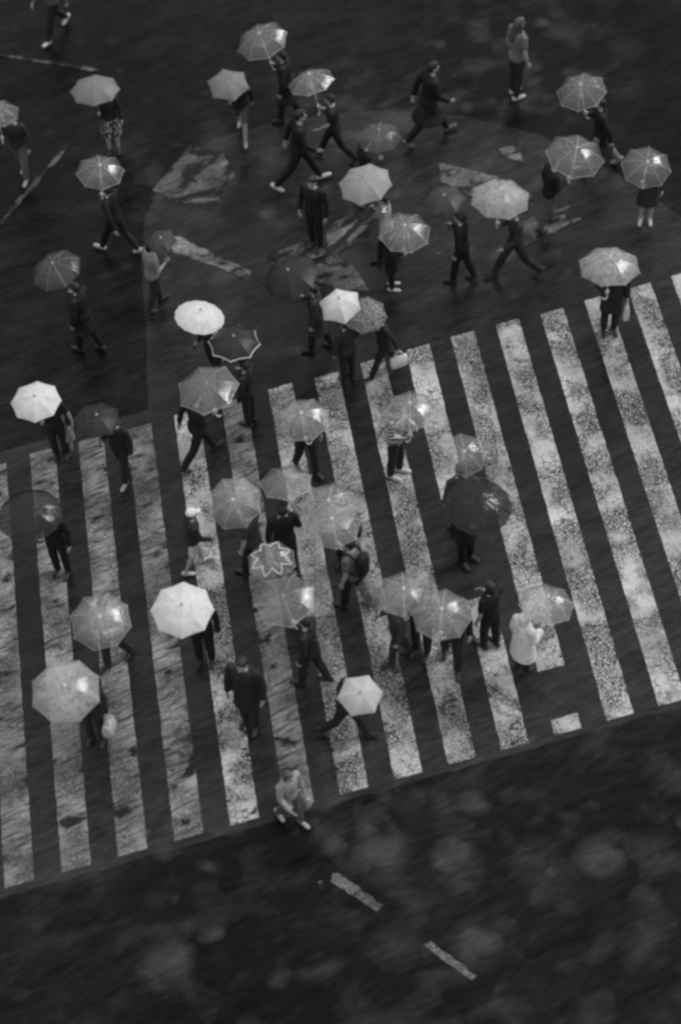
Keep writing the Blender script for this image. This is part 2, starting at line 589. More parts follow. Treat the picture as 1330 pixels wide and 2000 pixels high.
# ------------------------------------------------------------------ people: one solid, remeshed surface per piece
class Solid:
    def __init__(self):
        self.bm = bmesh.new()

    def ball(self, c, r, rot=None):
        if not hasattr(r, '__len__'): r = (r, r, r)
        m = Matrix.Translation(Vector(c)) @ (rot.to_matrix().to_4x4() if rot else Matrix()) @ Matrix.Diagonal((*r, 1))
        bmesh.ops.create_icosphere(self.bm, subdivisions=2, radius=1.0, matrix=m)

    def cap(self, a, b, ra, rb):
        a, b = Vector(a), Vector(b)
        self.ball(a, ra); self.ball(b, rb)
        d = b - a
        if d.length < 1e-5: return
        q = d.to_track_quat('Z', 'Y')
        m = Matrix.Translation((a + b) / 2) @ q.to_matrix().to_4x4()
        bmesh.ops.create_cone(self.bm, cap_ends=True, segments=14, radius1=ra, radius2=rb, depth=d.length, matrix=m)

    def loft(self, rings, n=20):
        """rings: (cx, cy, z, rx, ry)"""
        vs = []
        for cx, cy, z, rx, ry in rings:
            vs.append([self.bm.verts.new((cx + rx * math.cos(2 * math.pi * k / n), cy + ry * math.sin(2 * math.pi * k / n), z)) for k in range(n)])
        for a, b in zip(vs, vs[1:]):
            for k in range(n):
                self.bm.faces.new((a[k], a[(k + 1) % n], b[(k + 1) % n], b[k]))
        self.bm.faces.new(vs[0][::-1]); self.bm.faces.new(vs[-1])

    def build(self, name, voxel=0.013, smooth=4):
        bmesh.ops.recalc_face_normals(self.bm, faces=self.bm.faces)
        me = bpy.data.meshes.new(name + '_raw')
        self.bm.to_mesh(me); self.bm.free()
        o = bpy.data.objects.new(name, me)
        COL.objects.link(o)
        r = o.modifiers.new('r', 'REMESH'); r.mode = 'VOXEL'; r.voxel_size = voxel; r.use_smooth_shade = True
        if smooth:
            s = o.modifiers.new('s', 'SMOOTH'); s.factor = 0.5; s.iterations = smooth
        dg = bpy.context.evaluated_depsgraph_get()
        res = bpy.data.meshes.new_from_object(o.evaluated_get(dg))
        bpy.data.objects.remove(o); bpy.data.meshes.remove(me)
        res.name = name
        res.shade_smooth()
        return res


# legs: thigh angle forward, knee bend, foot pitch (heel up positive); arms: 'hold', 'swing_f', 'swing_b', 'hang', 'phone'
POSES = {
    'hold_stride':  dict(L=(24, 4, -8), R=(-20, 16, 32), aR='hold', aL='swing_b', lean=3),
    'hold_stride2': dict(L=(-22, 18, 34), R=(26, 4, -10), aR='hold', aL='swing_f', lean=3),
    'hold_step':    dict(L=(12, 6, 0), R=(-10, 12, 16), aR='hold', aL='hang', lean=2),
    'hold_stand':   dict(L=(1, 2, 0), R=(3, 4, 0), aR='hold', aL='hang', lean=0),
    'hold_phone':   dict(L=(4, 6, 0), R=(-3, 3, 0), aR='hold', aL='phone', lean=2),
    'walk':         dict(L=(27, 4, -10), R=(-24, 16, 34), aR='swing_f', aL='swing_b', lean=4),
    'step':         dict(L=(13, 6, 0), R=(-11, 12, 18), aR='swing_f', aL='hang', lean=3),
    'stand':        dict(L=(2, 2, 0), R=(-2, 3, 0), aR='hang', aL='hang', lean=0),
    'stand_phone':  dict(L=(5, 5, 0), R=(-3, 3, 0), aR='phone', aL='hang', lean=2),
}
ARMS = {   # for the right side (x positive): elbow, wrist, hand direction
    'hold':    ((0.245, 0.02, 1.145), (0.165, 0.225, 1.205)),
    'swing_f': ((0.245, 0.07, 1.135), (0.215, 0.27, 0.985)),
    'swing_b': ((0.255, -0.13, 1.140), (0.265, -0.18, 0.890)),
    'hang':    ((0.250, -0.02, 1.120), (0.262, 0.045, 0.870)),
    'phone':   ((0.240, 0.04, 1.140), (0.115, 0.255, 1.170)),
}
GRIP = Vector((0.150, 0.290, 1.235))


class Body:
    def __init__(self, pose):
        p = POSES[pose]
        self.p = p
        self.legs = {}
        for sgn, key in ((-1, 'L'), (1, 'R')):
            a, kb, fp = p[key]
            hip = Vector((0.088 * sgn, 0, 0.90))
            knee = hip + 0.42 * Vector((0.02 * sgn, math.sin(R(a)), -math.cos(R(a))))
            an = knee + 0.41 * Vector((-0.01 * sgn, math.sin(R(a - kb)), -math.cos(R(a - kb))))
            fd = Vector((0.10 * sgn, math.cos(R(fp)), -math.sin(R(fp)))).normalized()
            up = fd.cross(Vector((1, 0, 0))) * -1
            if up.z < 0: up = -up
            heel = an - fd * 0.045 - up * 0.045
            toe = an + fd * 0.165 - up * 0.055
            self.legs[key] = [hip, knee, an, heel, toe, fd]
        low = min(min(l[3].z - 0.030, l[4].z - 0.026) for l in self.legs.values())
        self.dz = -low
        for l in self.legs.values():
            for q in range(5):
                l[q] = l[q] + Vector((0, 0, self.dz))
        self.arms = {}
        for sgn, key in ((-1, 'aL'), (1, 'aR')):
            e, wr = ARMS[p[key]]
            sh = self.up((0.185 * sgn, -0.005, 1.395))
            self.arms[key] = [sh, self.up((e[0] * sgn, e[1], e[2])), self.up((wr[0] * sgn, wr[1], wr[2])), p[key], sgn]
        self.grip = self.up(GRIP)

    def up(self, v):
        v = Vector(v)
        k = math.tan(R(self.p['lean']))
        return Vector((v.x, v.y + (v.z - 0.9) * k, v.z + self.dz))

    def ring(self, z, rx, ry, dy=0.0, e=0.0):
        c = self.up((0, dy, z))
        return (c.x, c.y, c.z, rx + e, ry + e)

    def torso(self, e=0.0, z0=0.80, z1=1.47):
        data = [(0.78, .120, .095, 0), (0.84, .158, .112, -.008), (0.92, .166, .118, -.010), (1.05, .138, .100, 0), (1.18, .150, .108, .004),
                (1.30, .170, .112, .004), (1.38, .172, .098, -.002), (1.43, .120, .080, -.005), (1.47, .066, .064, 0)]
        return [self.ring(z, rx, ry, dy, e) for z, rx, ry, dy in data if z0 - 0.01 <= z <= z1 + 0.01]

    def hand(self, s, arm):
        sh, el, wr, kind, sgn = arm
        d = (wr - el).normalized()
        if kind == 'hold':
            g = self.grip
            s.cap(wr, wr + (g - wr) * 0.5, 0.024, 0.028)
            pc = g + Vector((0.012, -0.036, -0.005))
            s.ball(pc, (0.022, 0.030, 0.044))
            for q, (dz, rr) in enumerate(((0.034, .0105), (0.012, .0112), (-0.011, .0108), (-0.032, .0095))):
                pts = [g + Vector((0.030 * math.cos(t), 0.030 * math.sin(t), dz + 0.002 * q)) for t in (R(-70), R(-10), R(50), R(120))]
                for u, v in zip(pts, pts[1:]): s.cap(u, v, rr, rr * 0.95)
            pts = [g + Vector((-0.012, -0.040, 0.030)), g + Vector((-0.034, -0.012, 0.042)), g + Vector((-0.026, 0.022, 0.046))]
            for u, v in zip(pts, pts[1:]): s.cap(u, v, 0.0125, 0.011)
            return
        fwd = Vector((0, 1, 0)); side = Vector((sgn, 0, 0))
        if kind == 'phone':
            fwd = Vector((0, 0, 1)); d = (d + Vector((-0.4 * sgn, 0.2, 0.1))).normalized()
        fwd = (fwd - d * fwd.dot(d)).normalized()
        pal = wr + d * 0.055
        s.cap(wr, pal, 0.024, 0.027)
        inn = d.cross(fwd).normalized() * (1 if d.cross(fwd).x * sgn < 0 else -1)
        for q, (o, ln, rr) in enumerate(((0.030, .070, .0105), (0.011, .078, .011), (-0.009, .072, .0105), (-0.028, .056, .0095))):
            a = pal + fwd * o + d * 0.028
            b = a + d * ln * 0.5 + inn * 0.010
            c = b + d * ln * 0.40 + inn * 0.028
            s.cap(pal + fwd * o * 0.8, a, 0.013, rr); s.cap(a, b, rr, rr); s.cap(b, c, rr, rr * 0.88)
        t0 = wr + d * 0.022 + fwd * 0.022
        t1 = t0 + d * 0.030 + fwd * 0.030 + inn * 0.008
        s.cap(t0, t1, 0.013, 0.012); s.cap(t1, t1 + d * 0.032 + fwd * 0.008 + inn * 0.010, 0.012, 0.0105)

    def head_c(self): return self.up((0, 0.025, 1.585))

    def mesh_body(self):
        s = Solid()
        s.loft(self.torso(-0.006, 0.78))
        for hip, knee, an, heel, toe, fd in self.legs.values():
            s.cap(hip, knee, 0.083, 0.053)
            mid = knee.lerp(an, 0.32) + Vector((0, -0.014, 0))
            s.cap(knee, mid, 0.051, 0.054); s.cap(mid, an, 0.052, 0.034)
            s.cap(heel, an.lerp(heel, 0.3), 0.028, 0.034); s.cap(heel, toe, 0.029, 0.022)
        for arm in self.arms.values():
            sh, el, wr, kind, sgn = arm
            s.cap(sh, el, 0.050, 0.037); s.cap(el, el.lerp(wr, 0.35), 0.037, 0.038); s.cap(el.lerp(wr, 0.35), wr, 0.037, 0.024)
            self.hand(s, arm)
        s.cap(self.up((0, -0.005, 1.40)), self.up((0, 0.012, 1.52)), 0.056, 0.050)
        h = self.head_c()
        s.ball(h + Vector((0, -0.006, 0.022)), (0.074, 0.092, 0.090))
        s.ball(h + Vector((0, 0.018, -0.045)), (0.056, 0.066, 0.062))
        s.cap(h + Vector((0, 0.080, 0.004)), h + Vector((0, 0.102, -0.026)), 0.009, 0.014)
        s.cap(h + Vector((-0.020, 0.080, -0.058)), h + Vector((0.020, 0.080, -0.058)), 0.009, 0.009)
        for q in (-1, 1):
            s.ball(h + Vector((0.076 * q, -0.004, -0.004)), (0.010, 0.020, 0.031))
            s.cap(h + Vector((0.016 * q, 0.083, 0.022)), h + Vector((0.046 * q, 0.070, 0.020)), 0.009, 0.008)
        return s.build('body', 0.0115, 2)

    def arms_solid(self, s, e, frac):
        """frac 0..2 along upper arm and forearm"""
        for sh, el, wr, kind, sgn in self.arms.values():
            s.cap(sh - Vector((0.03 * sgn, 0, 0)), sh, 0.062 + e * .5, 0.056 + e)
            s.cap(sh, el.lerp(sh, max(0, 1 - frac)), 0.052 + e, 0.043 + e)
            if frac > 1:
                s.cap(el, el.lerp(wr, frac - 1), 0.042 + e, 0.034 + e)

    def garment(self, kind):
        s = Solid()
        if kind in ('jacket', 'shirt'):
            s.loft(self.torso(0.020, 0.84, 1.47)[:-1] + [self.ring(1.455, .086, .078)])
            self.arms_solid(s, 0.014, 1.93 if kind == 'jacket' else 0.62)
            if kind == 'jacket':
                s.cap(self.up((-.03, -.06, 1.455)), self.up((.03, -.06, 1.455)), .040, .040)
        elif kind == 'coat':
            ls = self.spread(0.50)
            s.loft([self.ring(0.55, .205 + ls[0] * .3, .150 + ls[1], ls[2]), self.ring(0.70, .198, .146 + ls[1] * .6, ls[2] * .6), self.ring(0.84, .188, .140)] +
                   self.torso(0.030, 0.92, 1.47)[:-1] + [self.ring(1.46, .088, .080)])
            self.arms_solid(s, 0.020, 1.93)
            s.cap(self.up((-.03, -.055, 1.46)), self.up((.03, -.055, 1.46)), .044, .044)
        elif kind == 'raincoat':
            ls = self.spread(0.50)
            s.loft([self.ring(0.50, .27, .21 + ls[1], ls[2]), self.ring(0.75, .25, .19 + ls[1] * .5, ls[2] * .5), self.ring(1.05, .22, .165)] +
                   [self.ring(1.25, .215, .15), self.ring(1.38, .195, .125), self.ring(1.44, .13, .095), self.ring(1.48, .09, .085)])
            self.arms_solid(s, 0.032, 1.9)
            h = self.head_c()
            s.ball(h + Vector((0, -0.030, 0.020)), (0.112, 0.118, 0.128))
            s.cap(self.up((0, -0.03, 1.45)), h + Vector((0, -0.04, -0.03)), .088, .10)
        elif kind in ('trousers', 'shorts'):
            s.loft([self.ring(0.79, .10, .10), self.ring(0.84, .170, .124, -.008), self.ring(0.92, .176, .128, -.01), self.ring(1.0, .158, .114)])
            for hip, knee, an, heel, toe, fd in self.legs.values():
                if kind == 'shorts':
                    s.cap(hip, hip.lerp(knee, 0.80), 0.097, 0.084)
                else:
                    s.cap(hip, knee, 0.100, 0.076)
                    s.cap(knee, an.lerp(knee, 0.06), 0.076, 0.062); s.cap(knee.lerp(an, .3) + Vector((0, -.012, 0)), knee.lerp(an, .6) + Vector((0, -.008, 0)), .070, .066)
        elif kind == 'skirt':
            ls = self.spread(0.50)
            s.loft([self.ring(0.48, .23, .17 + ls[1], ls[2]), self.ring(0.68, .205, .155 + ls[1] * .6, ls[2] * .6), self.ring(0.84, .180, .132),
                    self.ring(0.94, .172, .124), self.ring(1.02, .152, .110)])
        return s.build(kind, 0.016, 3)

    def spread(self, z):
        ys = []
        for hip, knee, an, *_ in self.legs.values():
            t = 0.95
            ys.append((hip.lerp(knee, t)).y)
        return (abs(ys[0] - ys[1]), max(0.0, (max(ys) - min(ys)) / 2 - 0.02), (ys[0] + ys[1]) / 2)

    def shoe(self, key):
        hip, knee, an, heel, toe, fd = self.legs[key]
        s = Solid()
        s.cap(heel, toe, 0.041, 0.036)
        s.cap(heel + Vector((0, 0, 0.02)), an.lerp(heel, .25), 0.043, 0.044)
        s.cap(heel.lerp(toe, .75), toe, 0.043, 0.036)
        return s.build('shoe', 0.012, 2)

    def hair(self, style):
        h = self.head_c()
        s = Solid()
        s.ball(h + Vector((0, -0.020, 0.036)), (0.086, 0.098, 0.090))
        s.ball(h + Vector((0, 0.022, 0.078)), (0.070, 0.072, 0.046))
        s.ball(h + Vector((0, -0.052, -0.012)), (0.076, 0.060, 0.075))
        if style == 'long':
            for q in (-1, 1):
                s.cap(h + Vector((0.064 * q, -0.02, 0.02)), h + Vector((0.070 * q, -0.03, -0.13)), 0.032, 0.036)
            s.cap(h + Vector((0, -0.06, 0)), self.up((0, -0.11, 1.33)), 0.075, 0.070)
        elif style == 'bob':
            for q in (-1, 1):
                s.cap(h + Vector((0.066 * q, -0.015, 0.02)), h + Vector((0.072 * q, -0.02, -0.075)), 0.032, 0.034)
            s.cap(h + Vector((0, -0.06, 0)), h + Vector((0, -0.065, -0.08)), 0.070, 0.066)
        elif style == 'tail':
            s.ball(h + Vector((0, -0.115, 0.03)), 0.036)
            s.cap(h + Vector((0, -0.125, 0.02)), h + Vector((0, -0.14, -0.14)), 0.032, 0.020)
        return s.build('hair', 0.0125, 2)

    def cap_hat(self):
        h = self.head_c()
        s = Solid()
        s.ball(h + Vector((0, -0.010, 0.055)), (0.098, 0.112, 0.080))
        s.ball(h + Vector((0, 0.115, 0.050)), (0.068, 0.062, 0.012))
        return s.build('cap', 0.0125, 2)


_bod, _pc = {}, {}


def body_of(pose):
    if pose not in _bod: _bod[pose] = Body(pose)
    return _bod[pose]


def piece(pose, what, *a):
    key = (pose, what) + a
    if key not in _pc:
        b = body_of(pose)
        _pc[key] = getattr(b, what)(*a)
    return _pc[key]


EYE = None


def person(loc, rz, pose, label, scale=1.0, top=('jacket', 0.03), legs=('trousers', 0.03), shoes=0.04,
           hair='short', hairm=None, mirror=False, capc=None, group='people crossing in the rain'):
    global EYE
    root = empty('person', loc, rz, label, 'person', group)
    root.scale = (-scale if mirror else scale, scale, scale)
    link('body', piece(pose, 'mesh_body'), root, M_SKIN)
    kind = top[0]
    link(kind, piece(pose, 'garment', kind), root, top[1] if not isinstance(top[1], float) else cloth(top[1]))
    if legs:
        link(legs[0], piece(pose, 'garment', legs[0]), root, legs[1] if not isinstance(legs[1], float) else cloth(legs[1]))
    for k in ('L', 'R'):
        link('shoe', piece(pose, 'shoe', k), root, cloth(shoes))
    b = body_of(pose)
    if kind != 'raincoat':
        if capc is not None:
            link('cap', piece(pose, 'cap_hat'), root, cloth(capc))
            link('hair', piece(pose, 'hair', 'short'), root, hairm or M_HAIR).scale = (.985, .985, .995)
        else:
            link('hair', piece(pose, 'hair', hair), root, hairm or M_HAIR)
    if EYE is None:
        bm = bmesh.new(); bmesh.ops.create_icosphere(bm, subdivisions=1, radius=0.011); EYE = bpy.data.meshes.new('eye'); bm.to_mesh(EYE); bm.free()
        EYE.shade_smooth()
    for q in (-1, 1):
        link('eye', EYE, root, M_EYE).location = b.head_c() + Vector((0.030 * q, 0.077, 0.006))
    return root


# ------------------------------------------------------------------ umbrellas
_pan, _rib, _misc = {}, {}, {}


def gore(n, R0, d, scallop, flat):
    key = ('g', n, round(R0, 3), round(d, 3), scallop, flat)
    if key in _pan: return _pan[key]
    rho = (R0 * R0 + d * d) / (2 * d)
    ph = math.asin(min(1, R0 / rho))
    if d > R0: ph = math.pi - ph
    nr, na = 9, 6
    half = math.pi / n
    v, f = [], []
    rows = [i / nr for i in range(nr)] + [0.955, 1.0]
    for t in rows:
        r = rho * math.sin(ph * t); z = d - rho * (1 - math.cos(ph * t))
        for j in range(na + 1):
            u = -1 + 2 * j / na
            a = half * u
            k = 1 + flat * (math.cos(half) / math.cos(a) - 1)
            k *= 1 - scallop * (1 - u * u) * t ** 3
            v.append((r * k * math.cos(a), r * k * math.sin(a), z + 0.010 * (1 - u * u) * t * (1 - t) * -1))
    for i in range(len(rows) - 1):
        for j in range(na):
            q = i * (na + 1) + j
            f.append((q, q + na + 1, q + na + 2, q + 1))
    me = mesh('canopy_panel', v, f, True)
    me.materials.append(None); me.materials.append(None)
    for p in me.polygons:
        if p.index // na == len(rows) - 2: p.material_index = 1
    _pan[key] = me
    return me


def tube_pts(bm, pts, r, n=6):
    rings = []
    for i, p in enumerate(pts):
        d = (pts[min(i + 1, len(pts) - 1)] - pts[max(i - 1, 0)]).normalized()
        q = d.to_track_quat('Z', 'Y')
        rings.append([bm.verts.new(p + q @ Vector((r * math.cos(2 * math.pi * k / n), r * math.sin(2 * math.pi * k / n), 0))) for k in range(n)])
    for a, b in zip(rings, rings[1:]):
        for k in range(n):
            bm.faces.new((a[k], a[(k + 1) % n], b[(k + 1) % n], b[k]))
    bm.faces.new(rings[0][::-1]); bm.faces.new(rings[-1])


def bm_mesh(name, bm, smooth=True):
    me = bpy.data.meshes.new(name)
    bmesh.ops.recalc_face_normals(bm, faces=bm.faces)
    bm.to_mesh(me); bm.free()
    if smooth: me.shade_smooth()
    return me


def rib_mesh(R0, d, n):
    key = ('r', round(R0, 3), round(d, 3), n)
    if key in _rib: return _rib[key]
    rho = (R0 * R0 + d * d) / (2 * d); ph = math.asin(min(1, R0 / rho))
    if d > R0: ph = math.pi - ph
    a = math.pi / n
    def P(t, off):
        r = (rho - off) * math.sin(ph * t); z = d - rho + (rho - off) * math.cos(ph * t)
        return Vector((r * math.cos(a), r * math.sin(a), z))
    bm = bmesh.new()
    tube_pts(bm, [P(t / 8 * 1.015, 0.007) for t in range(9)], 0.0036, 5)
    b2 = bmesh.new()
    tube_pts(b2, [Vector((0.012 * math.cos(a), 0.012 * math.sin(a), d - 0.30 * R0 / 0.45 - 0.02)), P(0.52, 0.012)], 0.0030, 5)
    _rib[key] = bm_mesh('rib', bm), bm_mesh('strut', b2)
    return _rib[key]


def misc(name, fn):
    if name not in _misc: _misc[name] = fn()
    return _misc[name]


def m_shaft(L):
    bm = bmesh.new(); tube_pts(bm, [Vector((0, 0, -0.04)), Vector((0, 0, L))], 0.0075, 8); return bm_mesh('shaft', bm)


def m_handle():
    bm = bmesh.new()
    pts = [Vector((0, 0, 0.09)), Vector((0, 0, 0.0)), Vector((0, 0, -0.09))]
    for k in range(1, 8):
        t = math.pi * k / 7
        pts.append(Vector((0.035 - 0.035 * math.cos(t), 0, -0.09 - 0.04 * math.sin(t))))
    tube_pts(bm, pts, 0.0125, 8); return bm_mesh('handle', bm)


def m_tip():
    bm = bmesh.new()
    bmesh.ops.create_cone(bm, cap_ends=True, segments=10, radius1=0.011, radius2=0.006, depth=0.06, matrix=Matrix.Translation((0, 0, 0.03)))
    bmesh.ops.create_cone(bm, cap_ends=True, segments=12, radius1=0.026, radius2=0.012, depth=0.012, matrix=Matrix.Translation((0, 0, 0.004)))
    return bm_mesh('tip', bm, False)


CLEAR = mat_clear('clear_vinyl', 0.12, 0.95, gl=1.3)
CLEAR_B = mat_clear('clear_vinyl_creased', 0.16, 0.94, gl=1.3, scale=14)
CLEAR_C = mat_clear('clear_vinyl_hazed', 0.25, 0.94, gl=1.35, scale=11)  # milkier copy: bright haze over the crossing umbrellas put into the colour
MILKY = mat_clear('milky_vinyl', 0.50, 0.90, 0.8)
SMOKE = mat_clear('smoke_vinyl', 0.45, 0.36, 0.02, 0.7)
FAINT = mat_clear('faint_vinyl', 0.10, 0.9, 0.6, 0.5)
HEM = mat_clear('vinyl_hem', 0.45, 0.9, 0.85)
HEMD = mat_clear('dark_hem', 0.8, 0.6, 0.02)
GREY = mat_fabric('grey_nylon', 0.24, 0.25)
LGREY = mat_fabric('light_grey_nylon', 0.40, 0.25)
WHITE = mat_fabric('white_nylon', 0.86, 0.30)
WHITE2 = mat_fabric('offwhite_nylon', 0.62, 0.30)
BLACK = mat_fabric('black_nylon', 0.022, 0.12)
DGREY = mat_fabric('dark_grey_nylon', 0.055, 0.15)
LEO = mat_fabric('speckled_nylon', 0.24, 0.2, 'leopard')
DOTS = mat_fabric('dotted_nylon', 0.09, 0.2, 'dots', val2=0.018)
TRIM = mat_fabric('white_trim', 0.75, 0.2)

KINDS = {   # panels, panel material, hem material, depth ratio, scallop, flat, rib material, shaft, tip
    'clear':  (8, CLEAR, HEM, 0.46, 0.035, 0.85, M_WHITE),
    'clearb': (8, CLEAR_B, HEM, 0.44, 0.03, 0.9, M_WHITE),
    'clearm': (8, CLEAR_C, HEM, 0.46, 0.035, 0.85, M_WHITE),
    'clear7': (7, CLEAR_B, HEM, 0.36, 0.03, 1.0, M_METAL),
    'milky':  (8, MILKY, HEM, 0.46, 0.03, 0.85, M_WHITE),
    'smoke':  (16, SMOKE, HEMD, 0.42, 0.01, 0.9, M_DARK),
    'faint':  (8, FAINT, FAINT, 0.50, 0.02, 0.6, M_METAL),
    'star':   (8, CLEAR_B, HEM, 0.44, 0.03, 0.9, M_METAL),
    'grey8':  (8, GREY, GREY, 0.40, 0.03, 1.0, M_METAL),
    'grey6':  (6, GREY, GREY, 0.34, 0.05, 1.0, M_METAL),
    'lgrey8': (8, LGREY, LGREY, 0.40, 0.04, 1.0, M_METAL),
    'lgrey6': (6, WHITE2, WHITE2, 0.36, 0.03, 1.0, M_METAL),
    'white8': (8, WHITE, WHITE, 0.38, 0.02, 1.0, M_METAL),
    'white6': (6, WHITE, WHITE, 0.60, 0.07, 1.0, M_METAL),
    'white16': (16, WHITE, WHITE, 0.40, 0.01, 1.0, M_METAL),
    'black8': (8, BLACK, BLACK, 0.40, 0.04, 1.0, M_METAL),
    'dgrey6': (6, DGREY, DGREY, 0.36, 0.04, 1.0, M_METAL),
    'leo':    (8, LEO, LEO, 0.38, 0.04, 1.0, M_METAL),
    'dots':   (8, DOTS, DOTS, 0.38, 0.04, 1.0, M_METAL),
    'trim':   (8, BLACK, TRIM, 0.40, 0.06, 1.0, M_METAL),
}
GROUPU = 'open umbrellas over the crossing'


def zigzag_mesh(n, R0, d):
    """the printed pale zig-zag ring of the star umbrella, a raised ribbon just above the vinyl"""
    rho = (R0 * R0 + d * d) / (2 * d); ph = math.asin(R0 / rho)
    bm = bmesh.new()
    pts = []
    for k in range(2 * n):
        a = math.pi / n * k
        t = 0.80 if k % 2 else 0.50
        flatk = 1.0 if k % 2 else math.cos(math.pi / n)
        pts.append((t, a, flatk))
    full = []
    for i in range(len(pts)):
        (t0, a0, f0), (t1, a1, f1) = pts[i], pts[(i + 1) % len(pts)]
        if a1 < a0: a1 += 2 * math.pi
        for j in range(5):
            s = j / 5
            t = t0 + (t1 - t0) * s; a = a0 + (a1 - a0) * s; fk = f0 + (f1 - f0) * s
            r = (rho + 0.006) * math.sin(ph * t) * fk; z = d - rho + (rho + 0.006) * math.cos(ph * t)
            full.append(Vector((r * math.cos(a), r * math.sin(a), z)))
    full.append(full[0].copy())
    tube_pts(bm, full, 0.008, 5)
    return bm_mesh('printed_zigzag', bm)


def lettering_mesh(R0, d):
    """row of small pale letter-like strokes along one panel of the trimmed umbrella"""
    rho = (R0 * R0 + d * d) / (2 * d); ph = math.asin(R0 / rho)
    bm = bmesh.new()
    rnd = random.Random(3)
    def P(t, a):
        kf = math.cos(math.pi / 8) / math.cos(((a + math.pi / 8) % (math.pi / 4)) - math.pi / 8)
        r = (rho + 0.004) * math.sin(ph * t) * (1 + (kf - 1) * 0.9); z = d - rho + (rho + 0.004) * math.cos(ph * t)
        return Vector((r * math.cos(a), r * math.sin(a), z))
    for q in range(9):
        a = -0.34 + q * 0.085
        a2 = a + rnd.uniform(-0.02, 0.03)
        tube_pts(bm, [P(0.80, a), P(0.90, a2)], 0.004, 4)
        if q % 2: tube_pts(bm, [P(0.80, a), P(0.84, a + 0.05)], 0.004, 4)
        if q % 3 == 0: tube_pts(bm, [P(0.90, a2), P(0.86, a2 + 0.05)], 0.004, 4)
    return bm_mesh('lettering', bm)


def umbrella(kind, grip, axis, R0, L, spin, label, s=1.0):
    n, pm, hm, dr, sc, fl, rm = KINDS[kind]
    d = R0 * dr
    root = empty('umbrella', grip, 0, label, 'umbrella', GROUPU)
    q = axis.to_track_quat('Z', 'Y')
    root.rotation_mode = 'QUATERNION'
    root.rotation_quaternion = q @ Euler((0, 0, spin)).to_quaternion()
    pme = gore(n, R0, d, sc, fl)
    rme = rib_mesh(R0, d, n)
    for k in range(n):
        a = 2 * math.pi * k / n
        o = link('canopy_panel', pme, root, pm)
        o.material_slots[1].link = 'OBJECT'; o.material_slots[1].material = hm
        o.location = (0, 0, L); o.rotation_euler = (0, 0, a)
        o = link('rib', rme[0], root, rm)
        o.location = (0, 0, L); o.rotation_euler = (0, 0, a)
        link('strut', rme[1], o, rm)
    link('shaft', misc('shaft%.2f' % (L + d), lambda: m_shaft(L + d)), root, rm)
    link('handle', misc('handle', m_handle), root, M_WHITE if kind.startswith('clear') or kind == 'milky' else M_DARK)
    link('tip', misc('tip', m_tip), root, rm).location = (0, 0, L + d)
    if kind == 'star':
        link('printed_zigzag', zigzag_mesh(n, R0, d), root, M_WHITE).location = (0, 0, L)
    if kind == 'trim':
        link('lettering', lettering_mesh(R0, d), root, TRIM).location = (0, 0, L)
    return root


def pair(kind, cx, cy, wpx, tilt, ulabel, rz, pose, plabel, scale=1.0, L=0.60, spin=0.0, **kw):
    """an umbrella seen at (cx, cy), wpx wide, and the walker who holds it"""
    ax = Vector((tilt[0], tilt[1], 1)).normalized()
    b = body_of(pose)
    mirror = kw.get('mirror', False)
    g = b.grip * scale
    if mirror: g = Vector((-g.x, g.y, g.z))
    gz = g.z
    R0 = 0.45
    for _ in range(3):
        d = R0 * KINDS[kind][3]
        zc = gz + ax.z * (L + d * 0.42)
        C = at(cx, cy, zc)
        R0 = wpx / 2 / scale_at(C)
    grip = C - ax * (L + d * 0.42)
    rot = Matrix.Rotation(R(rz), 3, 'Z')
    base = grip - rot @ g
    base.z = 0
    u = umbrella(kind, grip, ax, R0, L, R(spin), ulabel)
    p = None
    if plabel:
        p = person(base, R(rz), pose, plabel, scale, **kw)
    return u, p


# ------------------------------------------------------------------ bags
def tote(loc, rz, label, val=0.6, size=(0.30, 0.10, 0.30), strap=0.20, name='tote_bag', cat='bag'):
    root = empty(name, loc, rz, label, cat)
    sx, sy, sz = size
    bm = bmesh.new()
    rings = []
    for t, kx, ky in ((0, .88, .8), (.08, .96, 1.0), (.5, 1.02, 1.1), (.9, 1.0, .75), (1.0, .97, .55)):
        ring = []
        for k in range(20):
            a = 2 * math.pi * k / 20
            c, s_ = math.cos(a), math.sin(a)
            ring.append(bm.verts.new((sx / 2 * kx * math.copysign(abs(c) ** .4, c), sy / 2 * ky * math.copysign(abs(s_) ** .4, s_), -strap - sz + sz * t)))
        rings.append(ring)
    for a, b in zip(rings, rings[1:]):
        for k in range(20): bm.faces.new((a[k], a[(k + 1) % 20], b[(k + 1) % 20], b[k]))
    bm.faces.new(rings[0][::-1]); bm.faces.new(rings[-1])
    link('bag_body', bm_mesh('bag_body', bm), root, cloth(val))
    for s_ in (-1, 1):
        bm = bmesh.new()
        pts = [Vector((sx * .28 * math.cos(t), s_ * sy * .24 * (1 - math.sin(t) * .8), -strap - 0.02 + (strap + 0.02) * math.sin(t))) for t in [math.pi * i / 10 for i in range(11)]]
        tube_pts(bm, pts, 0.010, 6)
        link('strap', bm_mesh('strap', bm), root, cloth(val * 0.8))
    return root


def hand_point(p, pose, key='aL'):
    b = body_of(pose)
    sh, el, wr, kind, sgn = b.arms[key]
    h = wr + (wr - el).normalized() * 0.10
    bpy.context.view_layer.update()
    return p.matrix_world @ h


def bag_for(p, pose, label, **kw):
    h = hand_point(p, pose)
    return tote(h, p.rotation_euler.z + R(90), label, **kw)


